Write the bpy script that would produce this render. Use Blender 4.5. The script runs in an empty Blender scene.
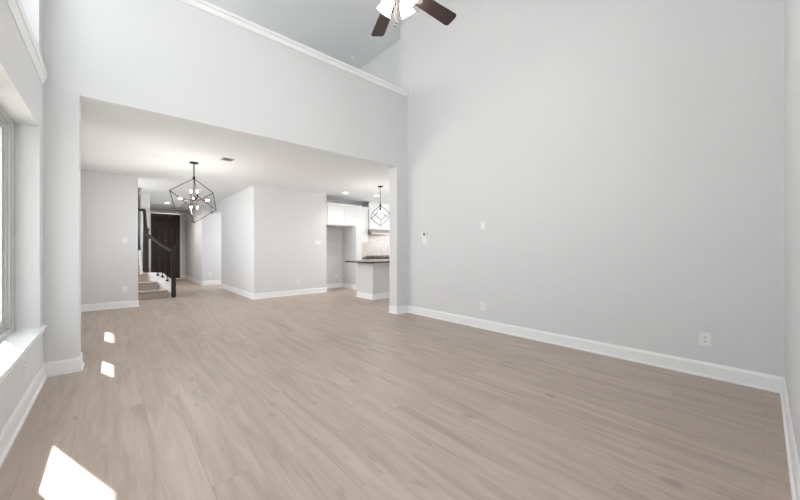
import bpy, math, random
from mathutils import Vector
random.seed(7)
SC = bpy.context.scene
COL = SC.collection
R = math.radians
PI = math.pi

# ---------------------------------------------------------------- camera
cam_data = bpy.data.cameras.new('camera')
cam = bpy.data.objects.new('camera', cam_data)
COL.objects.link(cam)
cam.location = (0, 0, 1.2)
cam.rotation_euler = (R(90), 0, R(-41.6))
cam_data.sensor_width = 36
cam_data.lens = 323 / 800 * 36
cam_data.shift_y = -1.2 / 800
cam_data.clip_start = 0.02
SC.camera = cam

# ---------------------------------------------------------------- world, sun, exposure
SC.view_settings.view_transform = 'Standard'
SC.view_settings.look = 'None'
SC.view_settings.gamma = 1
SC.view_settings.use_curve_mapping = False
SC.view_settings.exposure = 1.03
world = bpy.data.worlds.new('sky')
SC.world = world
world.use_nodes = True
bg = world.node_tree.nodes['Background']
bg.inputs[0].default_value = (0.90, 0.945, 1.0, 1)
bg.inputs[1].default_value = 1.7

SUN_DIR = Vector((0.345, -0.939, -0.93)).normalized()
sd = bpy.data.lights.new('sun', 'SUN')
sd.energy = 9.0
sd.angle = R(0.5)
sd.color = (1.0, 0.96, 0.92)
sun = bpy.data.objects.new('sun', sd)
COL.objects.link(sun)
sun.rotation_euler = SUN_DIR.to_track_quat('-Z', 'Y').to_euler()
sun.location = (-4, 8, 8)


def portal(name, y0, y1, z0, z1, x=-0.72):
    l = bpy.data.lights.new(name, 'AREA')
    l.shape = 'RECTANGLE'
    l.size = y1 - y0
    l.size_y = z1 - z0
    l.cycles.is_portal = True
    o = bpy.data.objects.new(name, l)
    COL.objects.link(o)
    o.location = (x, (y0 + y1) / 2, (z0 + z1) / 2)
    o.rotation_euler = (R(90), 0, R(-90))
    return o


portal('window_portal_low', 0.3, 4.2, 0.5, 2.27)
portal('window_portal_high', 0.3, 4.2, 2.85, 5.0)


def portal_y(name, x0, x1, z0, z1, y=-0.33):
    o = portal(name, 0, x1 - x0, z0, z1)
    o.location = ((x0 + x1) / 2, y, (z0 + z1) / 2)
    o.rotation_euler = (R(90), 0, R(0))
    return o


def fill_light(name, loc, rot, sx_, sy_, watts, spread=130):  # soft area lamp added to lift the brightness of a room
    l = bpy.data.lights.new(name, 'AREA')
    l.shape = 'RECTANGLE'
    l.size, l.size_y = sx_, sy_
    l.energy = watts
    l.color = (1.0, 0.985, 0.965) if 'loft' in name else (0.97, 0.985, 1.0)
    l.spread = R(spread)
    o = bpy.data.objects.new(name, l)
    COL.objects.link(o)
    o.location = loc
    o.rotation_euler = rot
    return o


fill_light('loft_daylight', (-0.66, 7.1, 4.5), (R(90), 0, R(-90)), 2.8, 1.1, 20, 180)  # area lamp added at an unseen loft opening to brighten the loft
fill_light('stair_daylight', (-0.475, 9.75, 1.75), (R(90), 0, R(-90)), 1.6, 1.2, 10, 160)  # area lamp added beside the stairs to light the central block
fill_light('study_daylight', (4.27, 11.72, 1.5), (R(90), 0, R(90)), 0.8, 1.4, 15, 160)  # area lamp added in the recess off the foyer, nothing modelled behind it
# area lamps added in the dining windows and an invented kitchen window, for brightness
fill_light('dining_daylight', (-0.62, 5.86, 1.70), (R(90), 0, R(-90)), 0.98, 1.1, 4.5, 95)
fill_light('dining_daylight', (-0.62, 7.41, 1.70), (R(90), 0, R(-90)), 1.15, 1.1, 6, 95)
fill_light('kitchen_daylight', (8.98, 6.6, 1.65), (R(90), 0, R(90)), 2.6, 1.1, 32)

portal_y('window_portal_near_low', 0.2, 1.5, 0.9, 2.3)  # portals for the unseen openings added in the near wall
portal_y('window_portal_near_high', 0.2, 1.5, 2.84, 3.8)

# ---------------------------------------------------------------- materials
MATS = {}


def mat(name, col, rough=0.5, metal=0.0, bump=0.0, bump_scale=200.0, emit=None, estr=0.0, var=0.0):
    if name in MATS:
        return MATS[name]
    m = bpy.data.materials.new(name)
    m.use_nodes = True
    nt = m.node_tree
    b = nt.nodes['Principled BSDF']
    b.inputs['Base Color'].default_value = (*col, 1)
    b.inputs['Roughness'].default_value = rough
    b.inputs['Metallic'].default_value = metal
    if emit:
        b.inputs['Emission Color'].default_value = (*emit, 1)
        b.inputs['Emission Strength'].default_value = estr
    tc = nt.nodes.new('ShaderNodeTexCoord')
    if var:
        n = nt.nodes.new('ShaderNodeTexNoise')
        n.inputs['Scale'].default_value = 35
        n.inputs['Detail'].default_value = 5
        nt.links.new(tc.outputs['Object'], n.inputs['Vector'])
        mr = nt.nodes.new('ShaderNodeMapRange')
        mr.inputs['To Min'].default_value = 1 - var
        mr.inputs['To Max'].default_value = 1 + var
        nt.links.new(n.outputs['Fac'], mr.inputs['Value'])
        mx = nt.nodes.new('ShaderNodeVectorMath')
        mx.operation = 'SCALE'
        mx.inputs[0].default_value = col
        nt.links.new(mr.outputs[0], mx.inputs['Scale'])
        nt.links.new(mx.outputs[0], b.inputs['Base Color'])
    if bump:
        n = nt.nodes.new('ShaderNodeTexNoise')
        n.inputs['Scale'].default_value = bump_scale
        n.inputs['Detail'].default_value = 2
        nt.links.new(tc.outputs['Object'], n.inputs['Vector'])
        bp = nt.nodes.new('ShaderNodeBump')
        bp.inputs['Strength'].default_value = bump
        bp.inputs['Distance'].default_value = 0.001
        nt.links.new(n.outputs['Fac'], bp.inputs['Height'])
        nt.links.new(bp.outputs[0], b.inputs['Normal'])
    MATS[name] = m
    return m


M_WALL = mat('wall_paint', (0.722, 0.727, 0.735), 0.75, bump=0.15)
M_CEIL = mat('ceiling_paint', (0.80, 0.81, 0.82), 0.85, bump=0.2)
M_TRIM = mat('trim_paint', (0.90, 0.905, 0.91), 0.35)
M_CAB = mat('cabinet_paint', (0.84, 0.84, 0.83), 0.4)
M_VINYL = mat('window_vinyl', (0.50, 0.51, 0.49), 0.45)
M_ESP = mat('espresso_wood', (0.014, 0.008, 0.007), 0.5, var=0.25)
M_BLADE = mat('fan_blade_wood', (0.022, 0.012, 0.010), 0.4, var=0.25)
M_IRON = mat('black_iron', (0.015, 0.014, 0.014), 0.4, 0.6)
M_BRONZE = mat('dark_bronze', (0.05, 0.032, 0.027), 0.4, 0.7)
M_PLATE = mat('white_plastic', (0.86, 0.86, 0.85), 0.3)
M_SLOT = mat('dark_slot', (0.05, 0.05, 0.05), 0.5)
M_GREYS = mat('grey_screen', (0.12, 0.13, 0.13), 0.3)
M_STEEL = mat('stainless_steel', (0.40, 0.355, 0.325), 0.4, 0.35)
M_GRANITE = mat('brown_granite', (0.10, 0.065, 0.05), 0.2, var=0.5)
M_TOP = mat('dark_worktop', (0.075, 0.055, 0.047), 0.2, var=0.4)
M_NICKEL = mat('brushed_nickel', (0.5, 0.48, 0.45), 0.3, 0.9)
M_VENT = mat('vent_grey', (0.58, 0.58, 0.57), 0.5)
M_SHADE = mat('lit_glass_shade', (0.95, 0.93, 0.9), 0.4, emit=(1.0, 0.96, 0.92), estr=31)
M_BULB = mat('lit_bulb', (1, 1, 1), 0.4, emit=(1.0, 0.95, 0.88), estr=14)
M_LED = mat('lit_led', (1, 1, 1), 0.4, emit=(1.0, 0.97, 0.92), estr=6)
M_GROUND = mat('pale_patio_paving', (0.5, 0.49, 0.46), 0.9, var=0.2)  # unseen ground, made pale to bounce light onto the ceilings
M_STUCCO = mat('roof_soffit', (0.6, 0.58, 0.55), 0.8)


def glass_mat():
    m = bpy.data.materials.new('window_glass')
    m.use_nodes = True
    nt = m.node_tree
    nt.nodes.clear()
    out = nt.nodes.new('ShaderNodeOutputMaterial')
    mix = nt.nodes.new('ShaderNodeMixShader')
    mix.inputs[0].default_value = 0.04
    tr = nt.nodes.new('ShaderNodeBsdfTransparent')
    tr.inputs[0].default_value = (0.95, 0.96, 0.955, 1)
    gl = nt.nodes.new('ShaderNodeBsdfGlossy')
    gl.inputs['Roughness'].default_value = 0.02
    nt.links.new(tr.outputs[0], mix.inputs[1])
    nt.links.new(gl.outputs[0], mix.inputs[2])
    nt.links.new(mix.outputs[0], out.inputs[0])
    return m


M_GLASS = glass_mat()


def floor_mat():
    m = bpy.data.materials.new('oak_plank_floor')
    m.use_nodes = True
    nt = m.node_tree
    N, L = nt.nodes, nt.links
    b = N['Principled BSDF']
    tc = N.new('ShaderNodeTexCoord')
    mp = N.new('ShaderNodeMapping')
    mp.inputs['Rotation'].default_value = (0, 0, R(90))
    L.new(tc.outputs['Object'], mp.inputs['Vector'])
    br = N.new('ShaderNodeTexBrick')
    br.offset = 0.37
    br.offset_frequency = 2
    br.inputs['Color1'].default_value = (0, 0, 0, 1)
    br.inputs['Color2'].default_value = (1, 1, 1, 1)
    br.inputs['Mortar'].default_value = (0.5, 0.5, 0.5, 1)
    br.inputs['Scale'].default_value = 1
    br.inputs['Mortar Size'].default_value = 0.0012
    br.inputs['Mortar Smooth'].default_value = 0.2
    br.inputs['Bias'].default_value = 0.0
    br.inputs['Brick Width'].default_value = 1.35
    br.inputs['Row Height'].default_value = 0.185
    L.new(mp.outputs[0], br.inputs['Vector'])
    # per plank offset so that the grain breaks at each plank edge
    sep = N.new('ShaderNodeSeparateXYZ')
    L.new(tc.outputs['Object'], sep.inputs[0])
    bw = N.new('ShaderNodeRGBToBW')
    L.new(br.outputs['Color'], bw.inputs[0])
    off = N.new('ShaderNodeMath'); off.operation = 'MULTIPLY'; off.inputs[1].default_value = 7.3
    L.new(bw.outputs[0], off.inputs[0])
    addx = N.new('ShaderNodeMath'); addx.operation = 'MULTIPLY_ADD'; addx.inputs[1].default_value = 9.0
    L.new(sep.outputs['X'], addx.inputs[0]); L.new(off.outputs[0], addx.inputs[2])
    sy = N.new('ShaderNodeMath'); sy.operation = 'MULTIPLY_ADD'; sy.inputs[1].default_value = 0.75
    L.new(sep.outputs['Y'], sy.inputs[0]); L.new(off.outputs[0], sy.inputs[2])
    cmb = N.new('ShaderNodeCombineXYZ')
    L.new(addx.outputs[0], cmb.inputs[0]); L.new(sy.outputs[0], cmb.inputs[1])
    n1 = N.new('ShaderNodeTexNoise')
    n1.inputs['Scale'].default_value = 1.3
    n1.inputs['Detail'].default_value = 6
    n1.inputs['Roughness'].default_value = 0.62
    n1.inputs['Distortion'].default_value = 0.9
    L.new(cmb.outputs[0], n1.inputs['Vector'])
    fx = N.new('ShaderNodeVectorMath'); fx.operation = 'MULTIPLY'; fx.inputs[1].default_value = (9, 1.6, 1)
    L.new(cmb.outputs[0], fx.inputs[0])
    n2 = N.new('ShaderNodeTexNoise')
    n2.inputs['Scale'].default_value = 1.6
    n2.inputs['Detail'].default_value = 4
    L.new(fx.outputs[0], n2.inputs['Vector'])
    # small dark knots
    vo = N.new('ShaderNodeTexNoise')
    vo.inputs['Scale'].default_value = 2.4
    vo.inputs['Detail'].default_value = 2
    kx = N.new('ShaderNodeVectorMath'); kx.operation = 'MULTIPLY'; kx.inputs[1].default_value = (0.33, 1.8, 1)
    L.new(cmb.outputs[0], kx.inputs[0]); L.new(kx.outputs[0], vo.inputs['Vector'])
    ramp = N.new('ShaderNodeValToRGB')
    ramp.color_ramp.elements[0].position = 0.28
    ramp.color_ramp.elements[0].color = (0.365, 0.290, 0.236, 1)
    ramp.color_ramp.elements[1].position = 0.72
    ramp.color_ramp.elements[1].color = (0.530, 0.440, 0.376, 1)
    L.new(n1.outputs['Fac'], ramp.inputs[0])
    # plank tone
    mr = N.new('ShaderNodeMapRange')
    mr.inputs['To Min'].default_value = 0.955
    mr.inputs['To Max'].default_value = 1.03
    L.new(bw.outputs[0], mr.inputs['Value'])
    mr2 = N.new('ShaderNodeMapRange')
    mr2.inputs['From Min'].default_value = 0.3
    mr2.inputs['From Max'].default_value = 0.7
    mr2.inputs['To Min'].default_value = 0.965
    mr2.inputs['To Max'].default_value = 1.035
    L.new(n2.outputs['Fac'], mr2.inputs['Value'])
    mk = N.new('ShaderNodeMapRange')
    mk.inputs['From Min'].default_value = 0.655
    mk.inputs['From Max'].default_value = 0.74
    mk.inputs['To Min'].default_value = 1.0
    mk.inputs['To Max'].default_value = 0.78
    L.new(vo.outputs['Fac'], mk.inputs['Value'])
    mo = N.new('ShaderNodeMapRange')
    mo.inputs['To Min'].default_value = 1.0
    mo.inputs['To Max'].default_value = 0.80
    L.new(br.outputs['Fac'], mo.inputs['Value'])
    a = N.new('ShaderNodeMath'); a.operation = 'MULTIPLY'
    L.new(mr.outputs[0], a.inputs[0]); L.new(mr2.outputs[0], a.inputs[1])
    c = N.new('ShaderNodeMath'); c.operation = 'MULTIPLY'
    L.new(a.outputs[0], c.inputs[0]); L.new(mk.outputs[0], c.inputs[1])
    d = N.new('ShaderNodeMath'); d.operation = 'MULTIPLY'
    L.new(c.outputs[0], d.inputs[0]); L.new(mo.outputs[0], d.inputs[1])
    sc = N.new('ShaderNodeVectorMath'); sc.operation = 'SCALE'
    L.new(ramp.outputs[0], sc.inputs[0]); L.new(d.outputs[0], sc.inputs['Scale'])
    L.new(sc.outputs[0], b.inputs['Base Color'])
    b.inputs['Roughness'].default_value = 0.42
    b.inputs['Specular IOR Level'].default_value = 0.4
    bp = N.new('ShaderNodeBump')
    bp.inputs['Strength'].default_value = 0.12
    bp.inputs['Distance'].default_value = 0.002
    L.new(n2.outputs['Fac'], bp.inputs['Height'])
    L.new(bp.outputs[0], b.inputs['Normal'])
    return m


M_FLOOR = floor_mat()


def carpet_mat():
    m = mat('stair_carpet', (0.44, 0.375, 0.33), 0.95, var=0.3)
    nt = m.node_tree
    for n in nt.nodes:
        if n.type == 'TEX_NOISE':
            n.inputs['Scale'].default_value = 60
    return m


M_CARPET = carpet_mat()


def tile_mat():
    m = bpy.data.materials.new('herringbone_tile')
    m.use_nodes = True
    nt = m.node_tree
    N, L = nt.nodes, nt.links
    b = N['Principled BSDF']
    tc = N.new('ShaderNodeTexCoord')
    sw = N.new('ShaderNodeSeparateXYZ'); L.new(tc.outputs['Object'], sw.inputs[0])
    # zig-zag rows: shear alternate columns up and down
    pp = N.new('ShaderNodeMath'); pp.operation = 'PINGPONG'; pp.inputs[1].default_value = 0.07
    L.new(sw.outputs['X'], pp.inputs[0])
    ad = N.new('ShaderNodeMath'); ad.operation = 'ADD'
    L.new(sw.outputs['Z'], ad.inputs[0]); L.new(pp.outputs[0], ad.inputs[1])
    cm = N.new('ShaderNodeCombineXYZ')
    L.new(sw.outputs['X'], cm.inputs[0]); L.new(ad.outputs[0], cm.inputs[1])
    br = N.new('ShaderNodeTexBrick')
    br.offset = 0
    br.inputs['Scale'].default_value = 1
    br.inputs['Brick Width'].default_value = 0.07
    br.inputs['Row Height'].default_value = 0.045
    br.inputs['Mortar Size'].default_value = 0.004
    br.inputs['Color1'].default_value = (0.72, 0.66, 0.63, 1)
    br.inputs['Color2'].default_value = (0.50, 0.43, 0.39, 1)
    br.inputs['Mortar'].default_value = (0.74, 0.70, 0.67, 1)
    L.new(cm.outputs[0], br.inputs['Vector'])
    L.new(br.outputs['Color'], b.inputs['Base Color'])
    b.inputs['Roughness'].default_value = 0.25
    return m


M_TILE = tile_mat()


# ---------------------------------------------------------------- mesh helper
class MB:
    def __init__(self):
        self.v = []
        self.f = []

    def box(self, x0, x1, y0, y1, z0, z1):
        n = len(self.v)
        self.v += [(x, y, z) for z in (z0, z1) for y in (y0, y1) for x in (x0, x1)]
        self.f += [tuple(n + i for i in q) for q in
                   ((0, 2, 3, 1), (4, 5, 7, 6), (0, 1, 5, 4), (2, 6, 7, 3), (0, 4, 6, 2), (1, 3, 7, 5))]
        return self

    def prism(self, pts, axis, a0, a1):
        """extrude a polygon given in the two other axes along axis"""
        def P(p, a):
            if axis == 'x': return (a, p[0], p[1])
            if axis == 'y': return (p[0], a, p[1])
            return (p[0], p[1], a)
        n = len(self.v)
        k = len(pts)
        self.v += [P(p, a0) for p in pts] + [P(p, a1) for p in pts]
        self.f.append(tuple(n + i for i in reversed(range(k))))
        self.f.append(tuple(n + k + i for i in range(k)))
        for i in range(k):
            j = (i + 1) % k
            self.f.append((n + i, n + j, n + k + j, n + k + i))
        return self

    def path_prism(self, prof, path):
        """sweep a closed profile (offset to the left of travel, height) along a horizontal mitred path"""
        n = len(self.v)
        k = len(prof)
        m = len(path)
        for i, p in enumerate(path):
            d0 = d1 = None
            if i > 0:
                d0 = Vector((p[0] - path[i - 1][0], p[1] - path[i - 1][1])).normalized()
            if i < m - 1:
                d1 = Vector((path[i + 1][0] - p[0], path[i + 1][1] - p[1])).normalized()
            if d0 is None: d0 = d1
            if d1 is None: d1 = d0
            n0 = Vector((-d0.y, d0.x)); n1 = Vector((-d1.y, d1.x))
            b = (n0 + n1)
            b = b / max(1e-6, b.dot(n0)) if b.length > 1e-6 else n0
            for (o, z) in prof:
                self.v.append((p[0] + b.x * o, p[1] + b.y * o, z))
        for i in range(m - 1):
            for a in range(k):
                c = (a + 1) % k
                self.f.append((n + i * k + a, n + i * k + c, n + (i + 1) * k + c, n + (i + 1) * k + a))
        self.f.append(tuple(n + a for a in range(k)))
        self.f.append(tuple(n + (m - 1) * k + a for a in reversed(range(k))))
        return self

    def tube(self, p, q, r0, r1=None, seg=10, square=False):
        if r1 is None: r1 = r0
        if square: seg = 4
        p, q = Vector(p), Vector(q)
        d = (q - p).normalized()
        u = d.cross(Vector((0, 0, 1)))
        if u.length < 1e-4: u = Vector((1, 0, 0))
        u.normalize()
        w = d.cross(u)
        n = len(self.v)
        ph = PI / 4 if square else 0
        k = math.sqrt(2) if square else 1
        for c, r in ((p, r0), (q, r1)):
            for i in range(seg):
                a = 2 * PI * i / seg + ph
                self.v.append(tuple(c + (u * math.cos(a) + w * math.sin(a)) * r * k))
        self.f.append(tuple(n + i for i in reversed(range(seg))))
        self.f.append(tuple(n + seg + i for i in range(seg)))
        for i in range(seg):
            j = (i + 1) % seg
            self.f.append((n + i, n + j, n + seg + j, n + seg + i))
        return self

    def lathe(self, prof, origin, axis=(0, 0, 1), seg=24):
        """prof: list of (radius, distance along the axis)"""
        o = Vector(origin)
        d = Vector(axis).normalized()
        u = d.cross(Vector((0, 1, 0)))
        if u.length < 1e-3: u = d.cross(Vector((1, 0, 0)))
        u.normalize()
        w = d.cross(u)
        n = len(self.v)
        for r, h in prof:
            for i in range(seg):
                a = 2 * PI * i / seg
                self.v.append(tuple(o + d * h + (u * math.cos(a) + w * math.sin(a)) * max(r, 1e-5)))
        for k in range(len(prof) - 1):
            for i in range(seg):
                j = (i + 1) % seg
                self.f.append((n + k * seg + i, n + k * seg + j, n + (k + 1) * seg + j, n + (k + 1) * seg + i))
        if prof[0][0] > 1e-4 and prof[0] != prof[-1]:
            self.f.append(tuple(n + i for i in reversed(range(seg))))
        if prof[-1][0] > 1e-4 and prof[0] != prof[-1]:
            self.f.append(tuple(n + (len(prof) - 1) * seg + i for i in range(seg)))
        return self

    def build(self, name, material, parent=None, bevel=0.0, smooth=False):
        off = Vector((0, 0, 0))
        pp = parent
        while pp is not None:
            off += pp.location
            pp = pp.parent
        me = bpy.data.meshes.new(name)
        me.from_pydata([tuple(Vector(v) - off) for v in self.v], [], self.f)
        import bmesh
        bm = bmesh.new()
        bm.from_mesh(me)
        bmesh.ops.recalc_face_normals(bm, faces=bm.faces)
        bm.to_mesh(me)
        bm.free()
        me.materials.append(material)
        if smooth:
            for p in me.polygons: p.use_smooth = True
            try:
                me.set_sharp_from_angle(angle=R(40))
            except Exception:
                pass
        o = bpy.data.objects.new(name, me)
        COL.objects.link(o)
        if parent is not None: o.parent = parent
        if bevel:
            md = o.modifiers.new('bevel', 'BEVEL')
            md.width = bevel
            md.segments = 2
            md.limit_method = 'ANGLE'
        return o


def struct(o, label=None):
    o['kind'] = 'structure'
    if label: o['label'] = label
    return o


def tag(o, label, cat, group=None):
    o['label'] = label
    o['category'] = cat
    if group: o['group'] = group
    return o


def thing(name, loc, label, cat, group=None):
    o = bpy.data.objects.new(name, None)
    o.empty_display_size = 0.1
    COL.objects.link(o)
    o.location = loc
    return tag(o, label, cat, group)


def copy_tree(o, parent=None):
    c = o.copy()
    COL.objects.link(c)
    if parent is not None: c.parent = parent
    for ch in list(o.children):
        copy_tree(ch, c)
    return c


# ---------------------------------------------------------------- dimensions
XL, XR = -0.487, 4.16          # living room side walls
YB, YB2 = 4.47, 4.685           # wall with the wide opening
YN = -0.115                    # near wall
ZC = 2.71                      # low ceiling
ZH = 5.52                      # high ceiling
LX = -0.70                     # outer face of window wall

# ---------------------------------------------------------------- floor and ceilings
struct(MB().box(LX, 9.2, YN - 0.2, 16.2, -0.1, 0).build('floor', M_FLOOR))
# dining / foyer / kitchen ceiling, with a stairwell opening behind the hall wall
c = MB()
c.box(4.43, 9.2, YB2, 10.2, ZC, 3.05)
c.box(LX, 4.43, YB + 0.003, 10.2, ZC, 3.05)
c.box(0.54, 9.2, 10.2, 16.2, ZC, 3.05)
c.box(LX, 0.54, 12.9, 16.2, ZC, 3.05)
struct(c.build('ceiling_low', M_CEIL))
struct(MB().box(LX, 5.0, YN - 0.2, 10.2, ZH, ZH + 0.2).build('ceiling_high', M_CEIL))

# ---------------------------------------------------------------- walls
# left window wall: lower openings, high openings
LOW = [(3.30, 4.13), (2.20, 3.215), (1.20, 2.115), (0.5, 1.115)]
w = MB()
w.box(LX, XL, YN - 0.2, 4.67, 0, 0.475)                 # below the low windows
w.box(LX, XL, 4.245, 4.67, 0.475, 2.275)                 # end pier
w.box(LX, XL, YN - 0.2, 0.5, 0.475, 2.275)
w.box(LX, XL, YN - 0.2, 4.67, 2.275, 2.84)              # band between the rows
w.box(LX, XL, 4.225, 4.67, 2.84, 5.0)
w.box(LX, XL, YN - 0.2, 0.5, 2.84, 5.0)
w.box(LX, XL, YN - 0.2, 4.67, 5.0, ZH)
struct(w.build('wall_left', M_WALL))
# dining window wall
DW = [(5.355, 6.45), (6.825, 8.08)]
w = MB()
w.box(LX, XL, 4.67, 8.65, 0, 1.08)
w.box(LX, XL, 4.67, 8.65, 2.275, ZC)
w.box(LX, XL, 4.67, DW[0][0], 1.08, 2.275)
w.box(LX, XL, DW[0][1], DW[1][0], 1.08, 2.275)
w.box(LX, XL, DW[1][1], 8.65, 1.08, 2.275)
struct(w.build('wall_dining_left', M_WALL))
# loft walls over it
w = MB()
w.box(LX, XL, 4.67, 5.6, 3.05, ZH)
w.box(LX, XL, 8.6, 10.2, 3.05, ZH)
w.box(LX, XL, 5.6, 8.6, 3.05, 3.9)
w.box(LX, XL, 5.6, 8.6, 5.1, ZH)
struct(w.build('wall_loft_left', M_WALL))
struct(MB().box(LX, 5.0, 10.2, 10.4, 3.05, ZH).build('wall_loft_back', M_WALL))
struct(MB().box(4.43, 4.6, 4.67, 10.2, 3.05, ZH).build('wall_loft_right', M_WALL))
# long right wall (runs past the opening wall at loft height)
w = MB()
w.box(XR, 4.43, YN - 0.2, 4.67, 0, ZH)
struct(w.build('wall_right', M_WALL))
# near wall
w = MB()
w.box(LX, 0.2, YN - 0.2, YN, 0, ZH)
w.box(1.5, 4.43, YN - 0.2, YN, 0, ZH)
w.box(0.2, 1.5, YN - 0.2, YN, 0, 0.9)
w.box(0.2, 1.5, YN - 0.2, YN, 2.3, 2.84)
w.box(0.2, 1.5, YN - 0.2, YN, 3.8, ZH)
struct(w.build('wall_front', M_WALL))
# wall with the wide opening: pier, stub, header with the half wall of the loft
w = MB()
w.box(XL, -0.25, YB, YB2, 0, ZC)
w.box(3.895, XR, YB, YB2, 0, ZC)
w.box(XL, XR, YB, YB2, ZC + 0.002, 4.10)
struct(w.build('wall_back', M_WALL))
# hall wall left of the stairs
struct(MB().box(LX, 0.385, 8.65, 8.77, 0, ZC).build('wall_hall', M_WALL))
# central block
w = MB()
w.box(2.5, 4.42, 8.05, 11.15, 0, ZC)
w.box(2.5, 4.42, 11.15, 12.3, 2.36, ZC)
struct(w.build('wall_centre', M_WALL))
w = MB()
w.box(2.19, 4.42, 12.3, 15.6, 0, ZC)
w.box(4.30, 4.42, 11.15, 12.3, 0, 2.36)
struct(w.build('wall_foyer_right', M_WALL))
# door wall with its door opening
w = MB()
w.box(LX, 1.075, 15.6, 15.8, 0, ZC)
w.box(2.02, 4.42, 15.6, 15.8, 0, ZC)
w.box(1.075, 2.02, 15.6, 15.8, 2.60, ZC)
struct(w.build('wall_foyer_back', M_WALL))
struct(MB().box(0.56, 0.76, 11.25, 15.6, 0, ZC).build('wall_foyer_left', M_WALL))
w = MB()
w.box(LX, XL, 8.77, 8.92, 0, 5.4)
w.box(LX, XL, 10.58, 15.6, 0, 5.4)
w.box(LX, XL, 8.92, 10.58, 0, 1.12)
w.box(LX, XL, 8.92, 10.58, 2.38, 5.4)
struct(w.build('wall_stair_left', M_WALL))
w = MB()
w.box(XL, 0.56, 12.7, 12.9, 0, 5.4)
w.box(0.54, 0.74, 10.4, 12.9, 3.05, 5.4)
w.box(XL, 0.74, 10.4, 12.9, 5.4, 5.5)
struct(w.build('wall_stair_back', M_WALL))
# kitchen shell
struct(MB().box(4.42, 9.2, 8.75, 8.95, 0, ZC).build('wall_kitchen_back', M_WALL))
w = MB()
w.box(9.0, 9.2, 4.67, 5.2, 0, ZC)
w.box(9.0, 9.2, 8.0, 8.75, 0, ZC)
w.box(9.0, 9.2, 5.2, 8.0, 0, 1.05)
w.box(9.0, 9.2, 5.2, 8.0, 2.275, ZC)
struct(w.build('wall_kitchen_right', M_WALL))
w = MB()
w.box(9.08, 9.13, 5.2, 8.0, 1.05, 1.10)
w.box(9.08, 9.13, 5.2, 8.0, 2.225, 2.275)
for yy in (5.2, 6.575, 7.95):
    w.box(9.08, 9.13, yy, yy + 0.05, 1.10, 2.225)
wk = struct(w.build('window_30', M_VINYL))  # unseen opening added to brighten the kitchen
MB().box(9.10, 9.105, 5.25, 7.95, 1.10, 2.225).build('glass_pane', M_GLASS, wk)
struct(MB().box(4.43, 9.2, 4.47, 4.67, 0, ZC).build('wall_kitchen_front', M_WALL))

# cap on the half wall
w = MB()
w.box(XL, XR, YB - 0.035, YB2 + 0.035, 4.125, 4.165)
w.box(XL, XR, YB - 0.018, YB2 + 0.018, 4.058, 4.125)
struct(w.build('trim_1', M_TRIM, bevel=0.004), 'white cap moulding along the top of the loft half wall')

# window sills (stools with aprons)
s = MB()
s.box(-0.64, XL + 0.028, 0.45, 4.44, 0.475, 0.500)
s.box(XL, XL + 0.012, 0.5, 4.42, 0.44, 0.475)
struct(s.build('trim_2', M_TRIM, bevel=0.003), 'white stool under the low windows')
s = MB()
s.box(-0.64, XL + 0.030, 0.45, 4.42, 2.775, 2.84)
s.prism([(XL, 2.70), (XL + 0.006, 2.70), (XL + 0.024, 2.775), (XL, 2.775)], 'y', 0.47, 4.40)
struct(s.build('trim_3', M_TRIM, bevel=0.003), 'white moulded stool under the high windows')


# ---------------------------------------------------------------- windows
def window(n, y0, y1, z0, z1, sash=0.0, x=-0.63):
    f = MB()
    t = 0.045
    for (a, b, xi, xo) in ((0, t, x, x - 0.07), (t, t + 0.03, x - 0.015, x - 0.065), (t + 0.03, t + 0.075, x - 0.03, x - 0.06)):
        f.box(xo, xi, y0 + a, y0 + b, z0 + a, z1 - a)
        f.box(xo, xi, y1 - b, y1 - a, z0 + a, z1 - a)
        f.box(xo, xi, y0 + b, y1 - b, z0 + a, z0 + b)
        f.box(xo, xi, y0 + b, y1 - b, z1 - b, z1 - a)
    o = struct(f.build('window_%d' % n, M_VINYL))
    g = MB().box(x - 0.048, x - 0.043, y0 + 0.115, y1 - 0.115, z0 + 0.115, z1 - 0.115)
    g.build('glass_pane', M_GLASS, o)
    return o


n = 0
for (a, b) in LOW:
    n += 1
    window(n, a - 0.0, b, 0.5, 2.275)
# wide mullions between the low windows
k = 0
m = MB()
edges = [(4.13, 4.245), (3.215, 3.30), (2.115, 2.20), (1.115, 1.20)]
for (a, b) in edges:
    m.box(-0.70, -0.625, a, b, 0.5, 2.275)
struct(m.build('trim_4', M_VINYL), 'wide mullions between the low windows')
for (a, b) in [(2.98, 4.225), (1.74, 2.93), (0.5, 1.69)]:
    n += 1
    window(n, a, b, 2.84, 5.0)
m = MB()
m.box(-0.70, -0.625, 2.93, 2.98, 2.84, 5.0)
m.box(-0.70, -0.625, 1.69, 1.74, 2.84, 5.0)
struct(m.build('trim_5', M_TRIM), 'slim mullions between the high windows')
for (a, b) in DW:
    n += 1
    window(n, a, b, 1.08, 2.275)
n += 1
window(n, 5.6, 8.6, 3.9, 5.1)  # unseen loft opening, added to light the loft ceiling
n += 1
window(n, 8.92, 10.58, 1.12, 2.38)  # unseen opening by the stairs, added for its light


def added_window_y(n, x0, x1, z0, z1, y=YN - 0.10):  # for unseen openings added behind the camera to brighten the rooms
    f = MB()
    t = 0.05
    xm = (x0 + x1) / 2
    f.box(x0, x0 + t, y - 0.07, y, z0, z1)
    f.box(x1 - t, x1, y - 0.07, y, z0, z1)
    f.box(xm - t, xm + t, y - 0.07, y, z0 + t, z1 - t)
    f.box(x0 + t, x1 - t, y - 0.07, y, z0, z0 + t)
    f.box(x0 + t, x1 - t, y - 0.07, y, z1 - t, z1)
    o = struct(f.build('window_%d' % n, M_VINYL))
    MB().box(x0 + t, xm - t, y - 0.04, y - 0.035, z0 + t, z1 - t).build('glass_pane', M_GLASS, o)
    MB().box(xm + t, x1 - t, y - 0.04, y - 0.035, z0 + t, z1 - t).build('glass_pane', M_GLASS, o)


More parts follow.
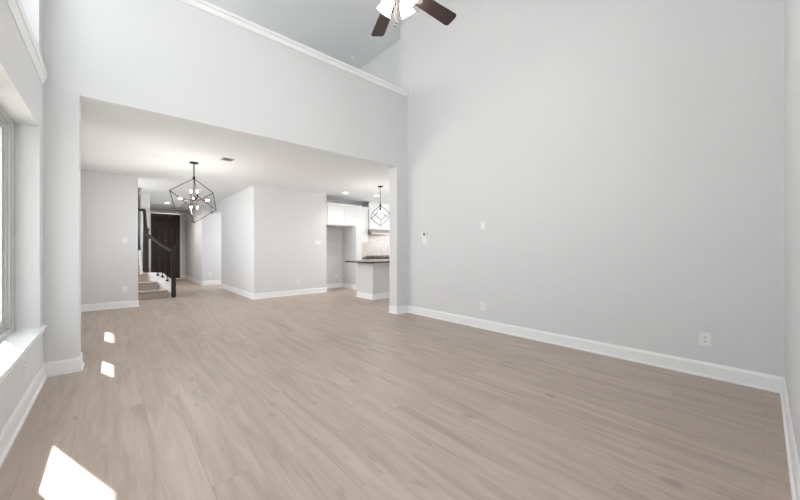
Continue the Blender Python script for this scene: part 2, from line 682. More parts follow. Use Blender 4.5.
added_window_y(n + 1, 0.2, 1.5, 0.9, 2.3)
added_window_y(n + 2, 0.2, 1.5, 2.84, 3.8)
# eave outside the dining windows, ground outside
struct(MB().box(-1.009, LX, 4.7, 14.5, 2.72, 2.86).build('roof_eave', M_STUCCO))
struct(MB().box(-30, LX - 0.01, -30, 45, -0.35, -0.25).build('ground_yard', M_GROUND))

# ---------------------------------------------------------------- baseboards
BH = 0.135
PROF = [(0.0, 0.0), (0.0, BH), (0.006, BH), (0.009, BH - 0.012), (0.013, BH - 0.022), (0.014, 0.02),
        (0.024, 0.017), (0.026, 0.0)]


def baseboard(name, path):
    """walls lie on the right of travel, the profile grows to the left"""
    return struct(MB().path_prism(PROF, path).build(name, M_TRIM))


# travel so that open floor is on the left
baseboard('baseboard_left', [(XL, YN), (XL, YB), (-0.25, YB), (-0.25, YB2), (XL, YB2), (XL, 8.65), (0.385, 8.65), (0.385, 8.77)][::-1])
baseboard('baseboard_right', [(3.895, YB2), (3.895, YB), (XR, YB), (XR, YN), (XL, YN)][::-1])
baseboard('baseboard_centre', [(4.42, 8.05), (2.5, 8.05), (2.5, 11.15)])
baseboard('baseboard_foyer', [(4.3, 12.3), (2.19, 12.3), (2.19, 15.6), (2.10, 15.6)])
baseboard('baseboard_alcove', [(5.35, 8.75), (4.42, 8.75), (4.42, 8.05)])

# ---------------------------------------------------------------- front door
d = MB()
DX0, DX1, DY, DH = 1.083, 2.01, 15.62, 2.58
d.box(DX0, DX1, DY + 0.045, DY + 0.06, 0.01, DH)        # recessed field
st = 0.115
dw = DX1 - DX0
xs = [DX0, DX0 + st, DX0 + dw / 2 - 0.055, DX0 + dw / 2 + 0.055, DX1 - st, DX1]
zr = [0.01, 0.24, 1.10, 1.30, 2.10, 2.22, 2.47, DH]
for a, b in ((0, 1), (2, 3), (4, 5)):
    d.box(xs[a], xs[b], DY, DY + 0.046, 0.01, DH)
for a, b in ((0, 1), (2, 3), (4, 5), (6, 7)):
    d.box(DX0, DX1, DY + 0.0005, DY + 0.0465, zr[a], zr[b])
for px0, px1 in ((xs[1], xs[2]), (xs[3], xs[4])):
    for z0, z1 in ((0.24, 1.10), (1.30, 2.10), (2.22, 2.47)):
        i = 0.035
        n0 = len(d.v)
        # raised and fielded panel
        o_ = [(px0 + i, z0 + i), (px1 - i, z0 + i), (px1 - i, z1 - i), (px0 + i, z1 - i)]
        q_ = [(px0 + i + .03, z0 + i + .03), (px1 - i - .03, z0 + i + .03), (px1 - i - .03, z1 - i - .03), (px0 + i + .03, z1 - i - .03)]
        d.v += [(a, DY + 0.044, b) for a, b in o_] + [(a, DY + 0.028, b) for a, b in q_]
        d.f.append((n0 + 4, n0 + 5, n0 + 6, n0 + 7))
        for j in range(4):
            jj = (j + 1) % 4
            d.f.append((n0 + j, n0 + jj, n0 + 4 + jj, n0 + 4 + j))
door = struct(d.build('door_1', mat('dark_door_stain', (0.045, 0.022, 0.018), 0.4, var=0.2)))
h = MB()
h.lathe([(0.0, 0), (0.032, 0.001), (0.032, 0.008), (0.012, 0.012), (0.012, 0.04), (0.028, 0.045), (0.030, 0.06), (0.018, 0.072), (0.0, 0.074)],
        (DX1 - 0.06, DY, 1.0), (0, -1, 0))
h.build('door_knob', M_BRONZE, door, smooth=True)
MB().lathe([(0.0, 0), (0.014, 0.001), (0.014, 0.004), (0.0, 0.005)], (DX0 + dw / 2, DY, 1.52), (0, -1, 0), 12).build('peephole', M_NICKEL, door)
t = MB()
cw = 0.085
t.box(DX0 - cw, DX0 - 0.004, 15.58, 15.599, 0, DH + cw + 0.01)
t.box(DX1 + 0.004, DX1 + cw, 15.58, 15.599, 0, DH + cw + 0.01)
t.box(DX0 - cw, DX1 + cw, 15.575, 15.599, DH + 0.01, DH + 0.01 + cw)
t.box(DX0 - 0.006, DX0, 15.6, 15.7, 0, DH + 0.01)
t.box(DX1, DX1 + 0.006, 15.6, 15.7, 0, DH + 0.01)
struct(t.build('trim_6', M_TRIM), 'white casing around the dark front door')

# ---------------------------------------------------------------- staircase
stair = thing('staircase', (0.4, 9.7, 0), 'carpeted staircase with white skirt, behind the wall left of the front door', 'staircase')
RS, GO = 0.19, 0.28


def sx(y):                      # right edge of the three flared bottom steps
    return 1.0 - (y - 9.72) * 0.62 if y < 10.35 else 0.53


flare = [(9.72, 0.995), (10.0, 0.82), (10.30, 0.635)]
for i, (y, xr) in enumerate(flare):
    s = MB()
    z0, z1 = RS * i, RS * (i + 1)
    s.prism([(XL + .001, y), (xr, y), (xr - 0.02 - (0.17 if i < 2 else 0), 10.58), (XL + .001, 10.58)], 'z', z0 + (0.001 if i == 0 else 0), z1 - 0.03)
    s.prism([(XL + .001, y - 0.025), (xr + 0.01, y - 0.025), (xr - 0.02 - (0.17 if i < 2 else 0), 10.58), (XL + .001, 10.58)], 'z', z1 - 0.03, z1)
    s.build('stair_step', M_CARPET, stair, bevel=0.012)
for i in range(3, 11):
    y = 10.30 + GO * (i - 2)
    s = MB()
    s.box(XL + .001, 0.50, y, 12.695, RS * i, RS * (i + 1) - 0.03)
    s.box(XL + .001, 0.50, y - 0.025, 12.695, RS * (i + 1) - 0.03, RS * (i + 1))
    s.build('stair_step', M_CARPET, stair, bevel=0.012)
# white skirt of the flared steps, in plan a line from the newel to the second newel
P0, P1 = Vector((1.075, 9.72)), Vector((0.66, 10.36))
dd = (P1 - P0).normalized()
nn = Vector((dd.y, -dd.x)) * 0.035
sk = MB()
n0 = 0
prof = [(0.0, 0.0), (0.0, 0.41), (0.42, 0.60), (1.0, 0.60), (1.0, 0.0)]
L_ = (P1 - P0).length
n0 = len(sk.v)
for off in (Vector((0, 0)), nn):
    for t_, z in prof:
        p = P0 + (P1 - P0) * t_ + off
        sk.v.append((p.x, p.y, z + (0.001 if z == 0 else 0)))
k = len(prof)
sk.f.append(tuple(range(k))); sk.f.append(tuple(k + i for i in reversed(range(k))))
for i in range(k):
    j = (i + 1) % k
    sk.f.append((i, j, k + j, k + i))
sk.build('skirt_board', M_TRIM, stair)
# cut stringer of the upper flight: the stepped edge shows
sg = MB()
pts = [(10.40, 0.001)]
z = 0.60
y = 10.40
pts.append((10.40, z))
for i in range(3, 8):
    yy = 10.30 + GO * (i - 2)
    pts.append((yy - 0.03, z))
    z = RS * (i + 1) + 0.02
    pts.append((yy - 0.03, z))
pts += [(11.24, z)] if pts[-1][0] < 11.24 else []
pts = [p for p in pts if p[0] <= 11.241]
pts.append((11.24, pts[-1][1]))
pts.append((11.24, 0.001))
sg.prism(pts, 'x', 0.505, 0.56)
sg.build('stringer', M_TRIM, stair)


def newel(x, y, z0, z1, name='newel_post'):
    m = MB()
    r = 0.046
    m.box(x - r, x + r, y - r, y + r, z0, z1 - 0.09)
    m.box(x - r - 0.012, x + r + 0.012, y - r - 0.012, y + r + 0.012, z1 - 0.30, z1 - 0.275)
    m.box(x - r - 0.014, x + r + 0.014, y - r - 0.014, y + r + 0.014, z1 - 0.09, z1 - 0.055)
    m.prism([(x - r, z1 - 0.055), (x + r, z1 - 0.055), (x + r * .3, z1), (x - r * .3, z1)], 'y', y - r * .8, y + r * .8)
    return m.build(name, M_ESP, stair, bevel=0.004)


newel(1.115, 9.70, 0.001, 1.24)
newel(0.628, 10.42, 0.60, 1.76)


def rail(p, q, name='handrail'):
    p, q = Vector(p), Vector(q)
    d_ = (q - p).normalized()
    s_ = d_.cross(Vector((0, 0, 1))).normalized()
    u_ = s_.cross(d_)
    m = MB()
    n0 = 0
    prof = [(-0.03, -0.03), (0.03, -0.03), (0.035, 0.01), (0.018, 0.032), (-0.018, 0.032), (-0.035, 0.01)]
    for c_ in (p, q):
        for a, b in prof:
            m.v.append(tuple(c_ + s_ * a + u_ * b))
    k = len(prof)
    m.f.append(tuple(range(k))); m.f.append(tuple(k + i for i in reversed(range(k))))
    for i in range(k):
        j = (i + 1) % k
        m.f.append((i, j, k + j, k + i))
    return m.build(name, M_ESP, stair)


rail((1.08, 9.75, 1.13), (0.63, 10.37, 1.57))
rail((0.622, 10.46, 1.74), (0.628, 11.14, 2.24))
rail((0.64, 11.14, 2.25), (XL + 0.002, 11.14, 2.25))
for t_ in (0.13, 0.33, 0.53):
    p = P0 + (P1 - P0) * t_ - nn * 0.9
    zb = 0.34 + 0.19 * min(1, t_ / 0.42)
    b_ = MB()
    b_.tube((p.x, p.y, zb + .001), (p.x, p.y, 1.13 + 0.44 * t_ - 0.02), 0.009, square=True)
    o = b_.build('baluster', M_IRON, stair)
    b2 = MB().lathe([(0.0, 0), (0.028, 0.001), (0.030, 0.03), (0.013, 0.045), (0.0, 0.046)], (p.x, p.y, zb), seg=12)
    b2.build('baluster_shoe', M_IRON, o)
for i in range(6):
    y = 10.52 + i * 0.115
    zb = RS * (3 + int((y - 10.30) // GO) + 1) + 0.0
    b_ = MB().tube((0.60, y, 0.60), (0.615, y, 1.74 + (y - 10.44) * 0.77 - 0.02), 0.009, square=True)
    b_.build('baluster', M_IRON, stair)

# ---------------------------------------------------------------- kitchen
def shaker(x0, x1, z0, z1, y, name, parent, side='l'):
    """shaker door facing -y whose front is at y"""
    f = 0.06
    m = MB()
    m.box(x0, x1, y + 0.008, y + 0.019, z0, z1)
    m.box(x0, x0 + f, y, y + 0.0085, z0, z1)
    m.box(x1 - f, x1, y, y + 0.0085, z0, z1)
    m.box(x0 + f, x1 - f, y, y + 0.0085, z0, z0 + f)
    m.box(x0 + f, x1 - f, y, y + 0.0085, z1 - f, z1)
    return m.build(name, M_CAB, parent)


def crown(parent, x0, x1, y, z):
    m = MB()
    m.prism([(y + 0.001, z), (y - 0.015, z), (y - 0.045, z + 0.045), (y - 0.045, z + 0.06), (y + 0.001, z + 0.06)], 'x', x0, x1)
    return m.build('crown_moulding', M_CAB, parent)


# cupboard over the fridge alcove
FY = 8.06
cb = thing('fridge_cupboard', (4.98, 8.4, 1.87), 'white two-door cupboard high over the empty fridge alcove', 'cupboard')
MB().box(4.425, 5.56, FY, 8.748, 1.87, 2.43).build('body', M_CAB, cb)
shaker(4.46, 4.985, 1.90, 2.41, FY - 0.02, 'door', cb)
shaker(4.995, 5.53, 1.90, 2.41, FY - 0.02, 'door', cb)
crown(cb, 4.425, 5.60, FY, 2.43)
# panel right of the alcove
pn = thing('alcove_side_panel', (5.45, 8.4, 0), 'tall pale panel closing the right side of the fridge alcove', 'panel')
MB().box(5.35, 5.555, 7.97, 8.748, 0.001, 1.868).build('body', M_WALL, pn)
MB().path_prism(PROF, [(5.35, 7.97), (5.35, 8.72)]).build('baseboard', M_TRIM, pn)

wc = thing('wall_cupboard', (5.83, 8.6, 1.41), 'narrow tall white wall cupboard left of the range hood', 'cupboard')
MB().box(5.565, 6.10, 8.42, 8.748, 1.41, 2.46).build('body', M_CAB, wc)
shaker(5.58, 6.085, 1.43, 2.44, 8.40, 'door', wc)
crown(wc, 5.565, 6.10, 8.42, 2.46)
hc = thing('hood_cupboard', (6.55, 8.55, 1.83), 'white cupboard reaching the ceiling above the range hood', 'cupboard')
MB().box(6.115, 7.05, 8.40, 8.748, 1.83, 2.64).build('body', M_CAB, hc)
shaker(6.13, 6.575, 1.86, 2.62, 8.38, 'door', hc)
shaker(6.59, 7.035, 1.86, 2.62, 8.38, 'door', hc)
crown(hc, 6.115, 7.05, 8.40, 2.64)
hd = thing('range_hood', (6.55, 8.5, 1.66), 'brushed steel slim range hood under the white cupboard', 'range hood')
MB().prism([(8.25, 1.66), (8.25, 1.72), (8.38, 1.825), (8.745, 1.825), (8.745, 1.66)], 'x', 6.12, 7.04).build('hood_body', M_STEEL, hd)
MB().box(6.3, 6.86, 8.3, 8.6, 1.652, 1.66).build('filter', M_GREYS, hd)
l = bpy.data.lights.new('hood_lamp', 'AREA'); l.shape = 'RECTANGLE'; l.size = 0.5; l.size_y = 0.08; l.energy = 0.4; l.color = (1.0, 0.86, 0.72)
lo = bpy.data.objects.new('hood_lamp', l); COL.objects.link(lo); lo.location = (6.55, 8.45, 1.645)
l = bpy.data.lights.new('under_cupboard_lamp', 'AREA'); l.shape = 'RECTANGLE'; l.size = 0.45; l.size_y = 0.05; l.energy = 0.5; l.color = (1.0, 0.86, 0.72)
lo = bpy.data.objects.new('under_cupboard_lamp', l); COL.objects.link(lo); lo.location = (5.83, 8.6, 1.40)

struct(MB().box(5.56, 8.9, 8.738, 8.749, 0.92, 1.66).build('backsplash', M_TILE))
bc = thing('base_cupboard', (6.3, 8.45, 0), 'white base cupboard run under the brown kitchen worktop', 'cupboard')
MB().box(5.56, 8.9, 8.16, 8.735, 0.10, 0.879).build('body', M_CAB, bc)
MB().box(5.56, 8.9, 8.23, 8.7, 0.001, 0.10).build('toe_kick', M_CAB, bc)
for i in range(5):
    x0 = 5.58 + i * 0.66
    shaker(x0, x0 + 0.64, 0.12, 0.86, 8.14, 'door', bc)
tag(MB().box(5.56, 8.9, 8.10, 8.735, 0.881, 0.925).build('worktop', M_GRANITE, bevel=0.004),
    'brown granite worktop along the back kitchen wall below the tiles', 'worktop')
ck = thing('cooktop', (6.58, 8.42, 0.926), 'dark gas cooktop under the range hood', 'cooktop')
MB().box(6.16, 7.0, 8.16, 8.68, 0.926, 0.94).build('body', M_GREYS, ck)
for gx in (6.20, 6.46, 6.72):
    g = MB()
    for yy in (8.2, 8.42, 8.64):
        g.box(gx, gx + 0.24, yy - 0.008, yy + 0.008, 0.955, 0.972)
    for xx in (gx + 0.01, gx + 0.12, gx + 0.23):
        g.box(xx - 0.008, xx + 0.008, 8.19, 8.65, 0.955, 0.972)
        g.box(xx - 0.006, xx + 0.006, 8.2, 8.212, 0.94, 0.956)
        g.box(xx - 0.006, xx + 0.006, 8.63, 8.642, 0.94, 0.956)
    g.build('grate', M_GRANITE, ck)
# small box like back guard in front of the tiles at the right
tag(MB().box(6.72, 7.20, 8.68, 8.735, 1.30, 1.62).build('stainless_guard', mat('taupe_panel', (0.45, 0.40, 0.36), 0.35)),
    'taupe rectangular panel on the tiles under the range hood', 'panel') if False else None

# island: painted knee wall with baseboard, separate worktop
isl = thing('kitchen_island', (5.5, 6.5, 0), 'pale grey kitchen island with white baseboard seen past the post', 'island')
MB().box(4.56, 7.4, 6.10, 6.75, 0.001, 0.869).build('body', M_WALL, isl)
MB().path_prism(PROF, [(7.4, 6.10), (4.56, 6.10), (4.56, 6.75), (7.4, 6.75)]).build('baseboard', M_TRIM, isl)
MB().box(4.545, 4.56, 6.085, 6.10, 0.83, 0.869).box(4.545, 7.4, 6.085, 6.10, 0.83, 0.869).build('apron_trim', M_TRIM, isl)
tag(MB().prism([(4.25, 5.95), (4.32, 5.88), (7.5, 5.88), (7.5, 6.82), (4.25, 6.82)], 'z', 0.871, 0.908).build('worktop', M_TOP, bevel=0.004),
    'thin dark worktop overhanging the kitchen island', 'worktop')


# ---------------------------------------------------------------- pendant and chandelier
def cube_cage(m, cx, cy, zt, zb, r, phi, bar):
    """wire cube hanging by a corner"""
    hh = zt - zb
    top = Vector((cx, cy, zt)); bot = Vector((cx, cy, zb))
    U = [Vector((cx + r * math.cos(phi + i * 2 * PI / 3), cy + r * math.sin(phi + i * 2 * PI / 3), zb + hh * 2 / 3)) for i in range(3)]
    D = [Vector((cx + r * math.cos(phi + PI + i * 2 * PI / 3), cy + r * math.sin(phi + PI + i * 2 * PI / 3), zb + hh / 3)) for i in range(3)]
    for u in U: m.tube(top, u, bar, square=True)
    for d_ in D: m.tube(bot, d_, bar, square=True)
    for u in U:
        ds = sorted(D, key=lambda q: (q - u).length)
        for q in ds[:2]: m.tube(u, q, bar, square=True)
    return m


CX, CY = 1.057, 6.62
ch = thing('cube_chandelier', (CX, CY, ZC), 'dark open cube chandelier with lit bulbs hanging in the dining area', 'chandelier')
MB().lathe([(0.0, 0), (0.068, 0.0), (0.068, -0.018), (0.02, -0.028), (0.0, -0.028)], (CX, CY, ZC - 0.001), seg=28).build('canopy', M_IRON, ch, smooth=True)
MB().tube((CX, CY, ZC - 0.028), (CX, CY, 2.43), 0.009, seg=12).lathe([(0.0, 0), (0.02, 0), (0.02, 0.05), (0.0, 0.05)], (CX, CY, 2.41), seg=12).build('stem', M_IRON, ch)
# camera right direction in plan is angle -41.6 deg, away from camera is +48.4 deg
base = R(-41.6)
cube_cage(MB(), CX, CY, 2.43, 1.655, 0.365, base + R(-127.6), 0.005).build('cage', M_IRON, ch)
MB().tube((CX, CY, 2.43), (CX, CY, 2.10), 0.007, seg=10).lathe(
    [(0.0, -0.06), (0.02, -0.05), (0.035, 0.0), (0.02, 0.05), (0.0, 0.06)], (CX, CY, 2.07), seg=16).build('hub', M_BRONZE, ch, smooth=True)
spots = []
for d_ in (210, 300, 30, 120):
    a = base + R(d_)
    spots.append(((math.cos(a), math.sin(a), 0.0), Vector((CX, CY, 2.06)), 0.16))
for s_ in (1, -1):
    for q in (1, -1):
        a = base + R(75 if s_ > 0 else -10)
        spots.append(((0, 0, s_), Vector((CX + q * 0.055 * math.cos(base) , CY + q * 0.055 * math.sin(base), 2.06 + 0.02 * s_)), 0.085))
for dvec, o_, ln in spots:
    dvec = Vector(dvec)
    m = MB()
    if abs(dvec.z) > 0.5:
        m.tube((CX, CY, o_.z), o_, 0.006, seg=8)
    m.tube(o_, o_ + dvec * ln, 0.006, seg=8)
    m.tube(o_ + dvec * (ln - 0.03), o_ + dvec * (ln + 0.012), 0.011, seg=10)
    arm = m.build('arm', M_BRONZE, ch)
    MB().lathe([(0.0, 0), (0.008, 0.002), (0.014, 0.022), (0.011, 0.04), (0.003, 0.056), (0.0, 0.058)],
               o_ + dvec * (ln + 0.012), dvec, 12).build('bulb', M_BULB, arm, smooth=True)


def point(name, loc, energy, col=(1.0, 0.93, 0.84), rad=0.05):
    l = bpy.data.lights.new(name, 'POINT')
    l.energy = energy; l.color = col; l.shadow_soft_size = rad
    o = bpy.data.objects.new(name, l); COL.objects.link(o); o.location = loc
    return o


point('chandelier_light', (CX, CY, 1.86), 11, rad=0.10)

PX, PY = 4.825, 6.15
pe = thing('cube_pendant', (PX, PY, ZC), 'small wire cube pendant with one bulb hanging above the kitchen island', 'pendant lamp')
MB().lathe([(0.0, 0), (0.062, 0.0), (0.062, -0.018), (0.0, -0.026)], (PX, PY, ZC - 0.001), seg=24).build('canopy', M_IRON, pe, smooth=True)
MB().tube((PX, PY, ZC - 0.02), (PX, PY, 2.24), 0.006, seg=10).lathe([(0.0, 0), (0.018, 0), (0.018, 0.06), (0.0, 0.06)], (PX, PY, 2.235), seg=12).build('stem', M_IRON, pe)
cube_cage(MB(), PX, PY, 2.25, 1.755, 0.245, base + R(28), 0.0045).build('cage', M_IRON, pe)
MB().tube((PX, PY, 2.25), (PX, PY, 2.12), 0.016, seg=12).build('socket', M_IRON, pe)
MB().lathe([(0.0, 0), (0.014, 0.0), (0.03, -0.035), (0.034, -0.06), (0.024, -0.088), (0.0, -0.097)], (PX, PY, 2.12), seg=16).build('bulb', mat('pendant_bulb', (1, 1, 1), 0.4, emit=(1, 0.95, 0.88), estr=14), pe, smooth=True)
point('pendant_light', (PX, PY, 2.0), 10, rad=0.06)

# ---------------------------------------------------------------- ceiling fan
FX, FYY = 1.81, 2.07
BZ = 3.43
fan = thing('ceiling_fan', (FX, FYY, ZH), 'dark-bladed ceiling fan with lit white glass shades on a long rod', 'ceiling fan')
MB().lathe([(0.0, 0), (0.075, 0.0), (0.07, -0.03), (0.03, -0.08), (0.0, -0.08)], (FX, FYY, ZH - 0.001), seg=28).build('canopy', M_NICKEL, fan, smooth=True)
MB().tube((FX, FYY, ZH - 0.07), (FX, FYY, BZ + 0.18), 0.014, seg=14).build('downrod', M_NICKEL, fan, smooth=True)
MB().lathe([(0.0, 0.20), (0.03, 0.20), (0.05, 0.17), (0.115, 0.14), (0.13, 0.08), (0.125, 0.04), (0.10, 0.015), (0.06, 0.0), (0.06, -0.05),
            (0.045, -0.065), (0.0, -0.07)], (FX, FYY, BZ), seg=32).build('motor', M_NICKEL, fan, smooth=True)
for i in range(5):
    a = R(67.5 - 72 * i)
    ca, sa = math.cos(a), math.sin(a)
    tilt = R(-12)

    def W(r, s, dz=0.0):
        return (FX + ca * r - sa * s * math.cos(tilt), FYY + sa * r + ca * s * math.cos(tilt), BZ - 0.0 + s * math.sin(tilt) + dz - (r - 0.2) * 0.02)
    out = []
    r0, r1, w0, w1, cr = 0.20, 0.665, 0.056, 0.071, 0.028
    out.append((r0, -w0)); out.append((r1 - cr, -w1))
    for j in range(1, 5):
        t_ = PI / 2 * j / 4
        out.append((r1 - cr + cr * math.sin(t_), -w1 + cr - cr * math.cos(t_)))
    for j in range(0, 5):
        t_ = PI / 2 * j / 4
        out.append((r1 - cr + cr * math.cos(t_), w1 - cr + cr * math.sin(t_)))
    out.append((r0, w0))
    m = MB()
    k = len(out)
    m.v = [W(r, s) for r, s in out] + [W(r, s, 0.008) for r, s in out]
    m.f = [tuple(reversed(range(k))), tuple(range(k, 2 * k))] + [(q, (q + 1) % k, k + (q + 1) % k, k + q) for q in range(k)]
    bl = m.build('blade', M_BLADE, fan)
    b = MB()
    pts = [(0.09, -0.018), (0.17, -0.014), (0.22, -0.04), (0.26, -0.03), (0.28, 0), (0.26, 0.03), (0.22, 0.04), (0.17, 0.014), (0.09, 0.018)]
    k = len(pts)
    b.v = [W(r, s, -0.007) for r, s in pts] + [W(r, s, -0.0005) for r, s in pts]
    b.f = [tuple(reversed(range(k))), tuple(range(k, 2 * k))] + [(q, (q + 1) % k, k + (q + 1) % k, k + q) for q in range(k)]
    b.build('blade_iron', M_NICKEL, bl)
for i in range(4):
    # shades seen in the photo: left/far, right/far, right/near; the fourth is near/left
    a = base + R(143 - 90 * i)
    ca, sa = math.cos(a), math.sin(a)
    ax = Vector((ca * 0.68, sa * 0.68, -0.73)).normalized()
    hub = Vector((FX, FYY, BZ - 0.055))
    s0 = hub + Vector((ca, sa, 0)) * 0.065
    arm = MB().tube(hub + Vector((ca, sa, 0)) * 0.03, s0 + ax * 0.01, 0.010, seg=10)
    arm.lathe([(0.0, 0), (0.024, 0.0), (0.028, 0.025), (0.0, 0.025)], s0, ax, 16)
    o = arm.build('lamp_arm', M_NICKEL, fan, smooth=True)
    sh = MB().lathe([(0.024, 0.02), (0.034, 0.03), (0.045, 0.055), (0.052, 0.09), (0.060, 0.125), (0.063, 0.135), (0.060, 0.135), (0.049, 0.09), (0.042, 0.056), (0.030, 0.033), (0.020, 0.023)], s0, ax, 28)
    so = sh.build('lamp_shade', M_SHADE, o, smooth=True)
    c_ = s0 + ax * 0.075
    MB().lathe([(0.0, -0.03), (0.02, -0.015), (0.024, 0.005), (0.016, 0.025), (0.0, 0.032)], c_, ax, 12).build('bulb', mat('fan_bulb', (1, 1, 1), 0.4, emit=(1, 0.95, 0.88), estr=3), o, smooth=True)
for dx, dz, in ((-0.008, 3.128), (-0.018, 3.100)):
    p = MB().tube((FX + dx, FYY - dx, BZ - 0.06), (FX + dx, FYY - dx, dz + 0.012), 0.0012, seg=6)
    pc = p.build('pull_chain', M_BRONZE, fan)
    MB().lathe([(0.0, 0.014), (0.005, 0.010), (0.007, 0.0), (0.005, -0.01), (0.0, -0.012)], (FX + dx, FYY - dx, dz), seg=10).build('chain_bob', M_IRON, pc, smooth=True)


# ---------------------------------------------------------------- small fittings
def plate(x, y, z, wdt, hgt, face, name, label, cat, kind, th=0.006):
    """wall plate; face: 'x-' sits on a wall looking to -x, 'y-' looks to -y, 'x+' looks to +x"""
    t_ = thing(name, (x, y, z), label, cat)

    def B(m, u0, u1, z0, z1, d0, d1):
        if face == 'y-': m.box(x + u0, x + u1, y - d1, y - d0, z + z0, z + z1)
        elif face == 'x-': m.box(x - d1, x - d0, y + u0, y + u1, z + z0, z + z1)
        else: m.box(x + d0, x + d1, y + u0, y + u1, z + z0, z + z1)
        return m
    B(MB(), -wdt / 2, wdt / 2, -hgt / 2, hgt / 2, 0.0005, th).build('face_plate', M_PLATE, t_, bevel=0.0015)
    if kind == 'outlet':
        for s_ in (-1, 1):
            o = B(MB(), -0.017, 0.017, s_ * 0.02 - 0.014, s_ * 0.02 + 0.014, th, th + 0.002).build('socket', M_PLATE, t_)
            sl = MB()
            B(sl, -0.008, -0.005, s_ * 0.02 - 0.003, s_ * 0.02 + 0.008, th + 0.002, th + 0.0025)
            B(sl, 0.005, 0.008, s_ * 0.02 - 0.003, s_ * 0.02 + 0.008, th + 0.002, th + 0.0025)
            B(sl, -0.0025, 0.0025, s_ * 0.02 - 0.011, s_ * 0.02 - 0.006, th + 0.002, th + 0.0025)
            sl.build('slot', M_SLOT, o)
    elif kind == 'switch':
        ng = max(1, int(round(wdt / 0.055)) - 0)
        for i in range(ng):
            u = (i - (ng - 1) / 2) * 0.046
            B(MB(), u - 0.016, u + 0.016, -0.033, 0.033, th, th + 0.003).build('rocker', M_PLATE, t_, bevel=0.001)
    elif kind == 'thermostat':
        B(MB(), -wdt * 0.36, wdt * 0.05, -hgt * 0.28, hgt * 0.28, th, th + 0.001).build('screen', M_GREYS, t_)
    return t_


plate(XR, 4.03, 1.46, 0.125, 0.095, 'x-', 'thermostat', 'white thermostat with dark square screen on the long wall near the post', 'thermostat', 'thermostat', 0.024)
plate(XR, 4.02, 1.345, 0.115, 0.115, 'x-', 'light_switch', 'double white light switch right below the thermostat', 'light switch', 'switch')
plate(XR, 2.805, 1.555, 0.075, 0.115, 'x-', 'wall_plate', 'blank white wall plate high on the long wall above a power outlet', 'wall plate', 'blank')
plate(XR, 2.81, 0.33, 0.075, 0.115, 'x-', 'power_outlet', 'white power outlet low on the long wall, directly below the blank plate', 'power outlet', 'outlet')
plate(XR, 0.365, 0.352, 0.085, 0.125, 'x-', 'power_outlet', 'white power outlet low on the long wall near the right corner', 'power outlet', 'outlet')
plate(0.172, 8.65, 1.37, 0.075, 0.115, 'y-', 'light_switch', 'single white light switch on the wall left of the stairs', 'light switch', 'switch')
plate(0.172, 8.65, 0.37, 0.075, 0.115, 'y-', 'power_outlet', 'white power outlet low on the wall left of the stairs', 'power outlet', 'outlet')
plate(4.15, 8.05, 1.37, 0.165, 0.115, 'y-', 'light_switch', 'wide white triple light switch on the central wall beside the fridge alcove', 'light switch', 'switch')
plate(3.60, 8.05, 0.35, 0.075, 0.115, 'y-', 'power_outlet', 'white power outlet low on the central wall facing the room', 'power outlet', 'outlet')
plate(5.15, 8.75, 0.36, 0.11, 0.115, 'y-', 'power_outlet', 'white fridge outlet on the back wall of the alcove', 'power outlet', 'outlet')
plate(2.42, 12.3, 0.36, 0.075, 0.115, 'y-', 'power_outlet', 'white power outlet low on the foyer wall right of the front door', 'power outlet', 'outlet')
plate(XL, 3.55, 0.36, 0.075, 0.115, 'x+', 'power_outlet', 'white power outlet seen edge on below the low window', 'power outlet', 'outlet')

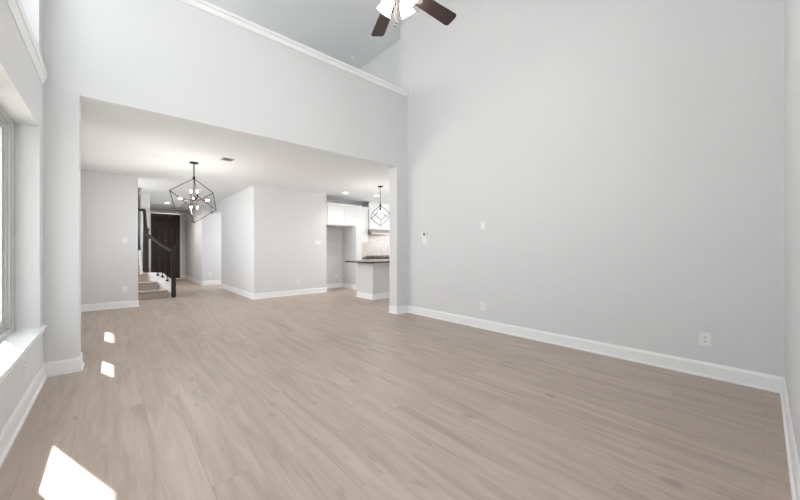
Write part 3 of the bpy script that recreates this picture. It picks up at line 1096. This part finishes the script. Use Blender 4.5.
# ceiling vent
vt = thing('ceiling_vent', (1.45, 6.0, ZC), 'grey rectangular air vent in the ceiling beside the chandelier', 'vent')
f = MB()
vx0, vx1, vy0, vy1 = 1.35, 1.53, 5.90, 6.10
f.box(vx0, vx1, vy0, vy0 + 0.02, ZC - 0.008, ZC - 0.0005); f.box(vx0, vx1, vy1 - 0.02, vy1, ZC - 0.008, ZC - 0.0005)
f.box(vx0, vx0 + 0.02, vy0 + .02, vy1 - .02, ZC - 0.008, ZC - 0.0005); f.box(vx1 - 0.02, vx1, vy0 + .02, vy1 - .02, ZC - 0.008, ZC - 0.0005)
f.build('frame', M_VENT, vt)
MB().box(vx0 + .02, vx1 - .02, vy0 + .02, vy1 - .02, ZC - 0.002, ZC - 0.0005).build('backing', M_VENT, vt)
for i in range(6):
    yy = vy0 + 0.03 + i * 0.026
    MB().prism([(yy, ZC - 0.008), (yy + 0.003, ZC - 0.008), (yy + 0.017, ZC - 0.0025), (yy + 0.014, ZC - 0.0025)], 'x', vx0 + .02, vx1 - .02).build('louvre', M_VENT, vt)

# recessed downlights
for (x, y, lab) in ((4.66, 7.46, 'round lit recessed ceiling light in front of the fridge cupboard'),
                    (5.60, 7.30, 'round lit recessed ceiling light behind the small cube pendant'),
                    (1.32, 13.0, 'round lit recessed ceiling light in front of the dark front door')):
    t_ = thing('recessed_light', (x, y, ZC), lab, 'ceiling light', 'recessed ceiling lights')
    MB().lathe([(0.085, -0.0005), (0.085, -0.006), (0.065, -0.008), (0.065, -0.0005)], (x, y, ZC), seg=28).build('trim_ring', M_TRIM, t_)
    MB().lathe([(0.0, -0.0005), (0.064, -0.0005), (0.064, -0.005), (0.0, -0.006)], (x, y, ZC), seg=28).build('diffuser', M_LED, t_)
    l = bpy.data.lights.new('downlight', 'SPOT')
    l.energy = 50 if y > 10 else 16; l.spot_size = R(160 if y > 10 else 130); l.spot_blend = 0.8; l.shadow_soft_size = 0.06; l.color = (1.0, 0.95, 0.88)
    o = bpy.data.objects.new('downlight', l); COL.objects.link(o); o.location = (x, y, ZC - 0.02)

sm = thing('smoke_detector', (4.05, 6.16, ZH), 'round white smoke detector on the high loft ceiling', 'smoke detector')
MB().lathe([(0.0, 0), (0.065, 0.0), (0.065, -0.02), (0.05, -0.038), (0.0, -0.04)], (4.05, 6.16, ZH - 0.001), seg=28).build('body', M_PLATE, sm, smooth=True)
MB().lathe([(0.0, 0), (0.02, 0.0), (0.018, -0.006), (0.0, -0.006)], (4.05, 6.16, ZH - 0.041), seg=16).build('test_button', M_PLATE, sm)
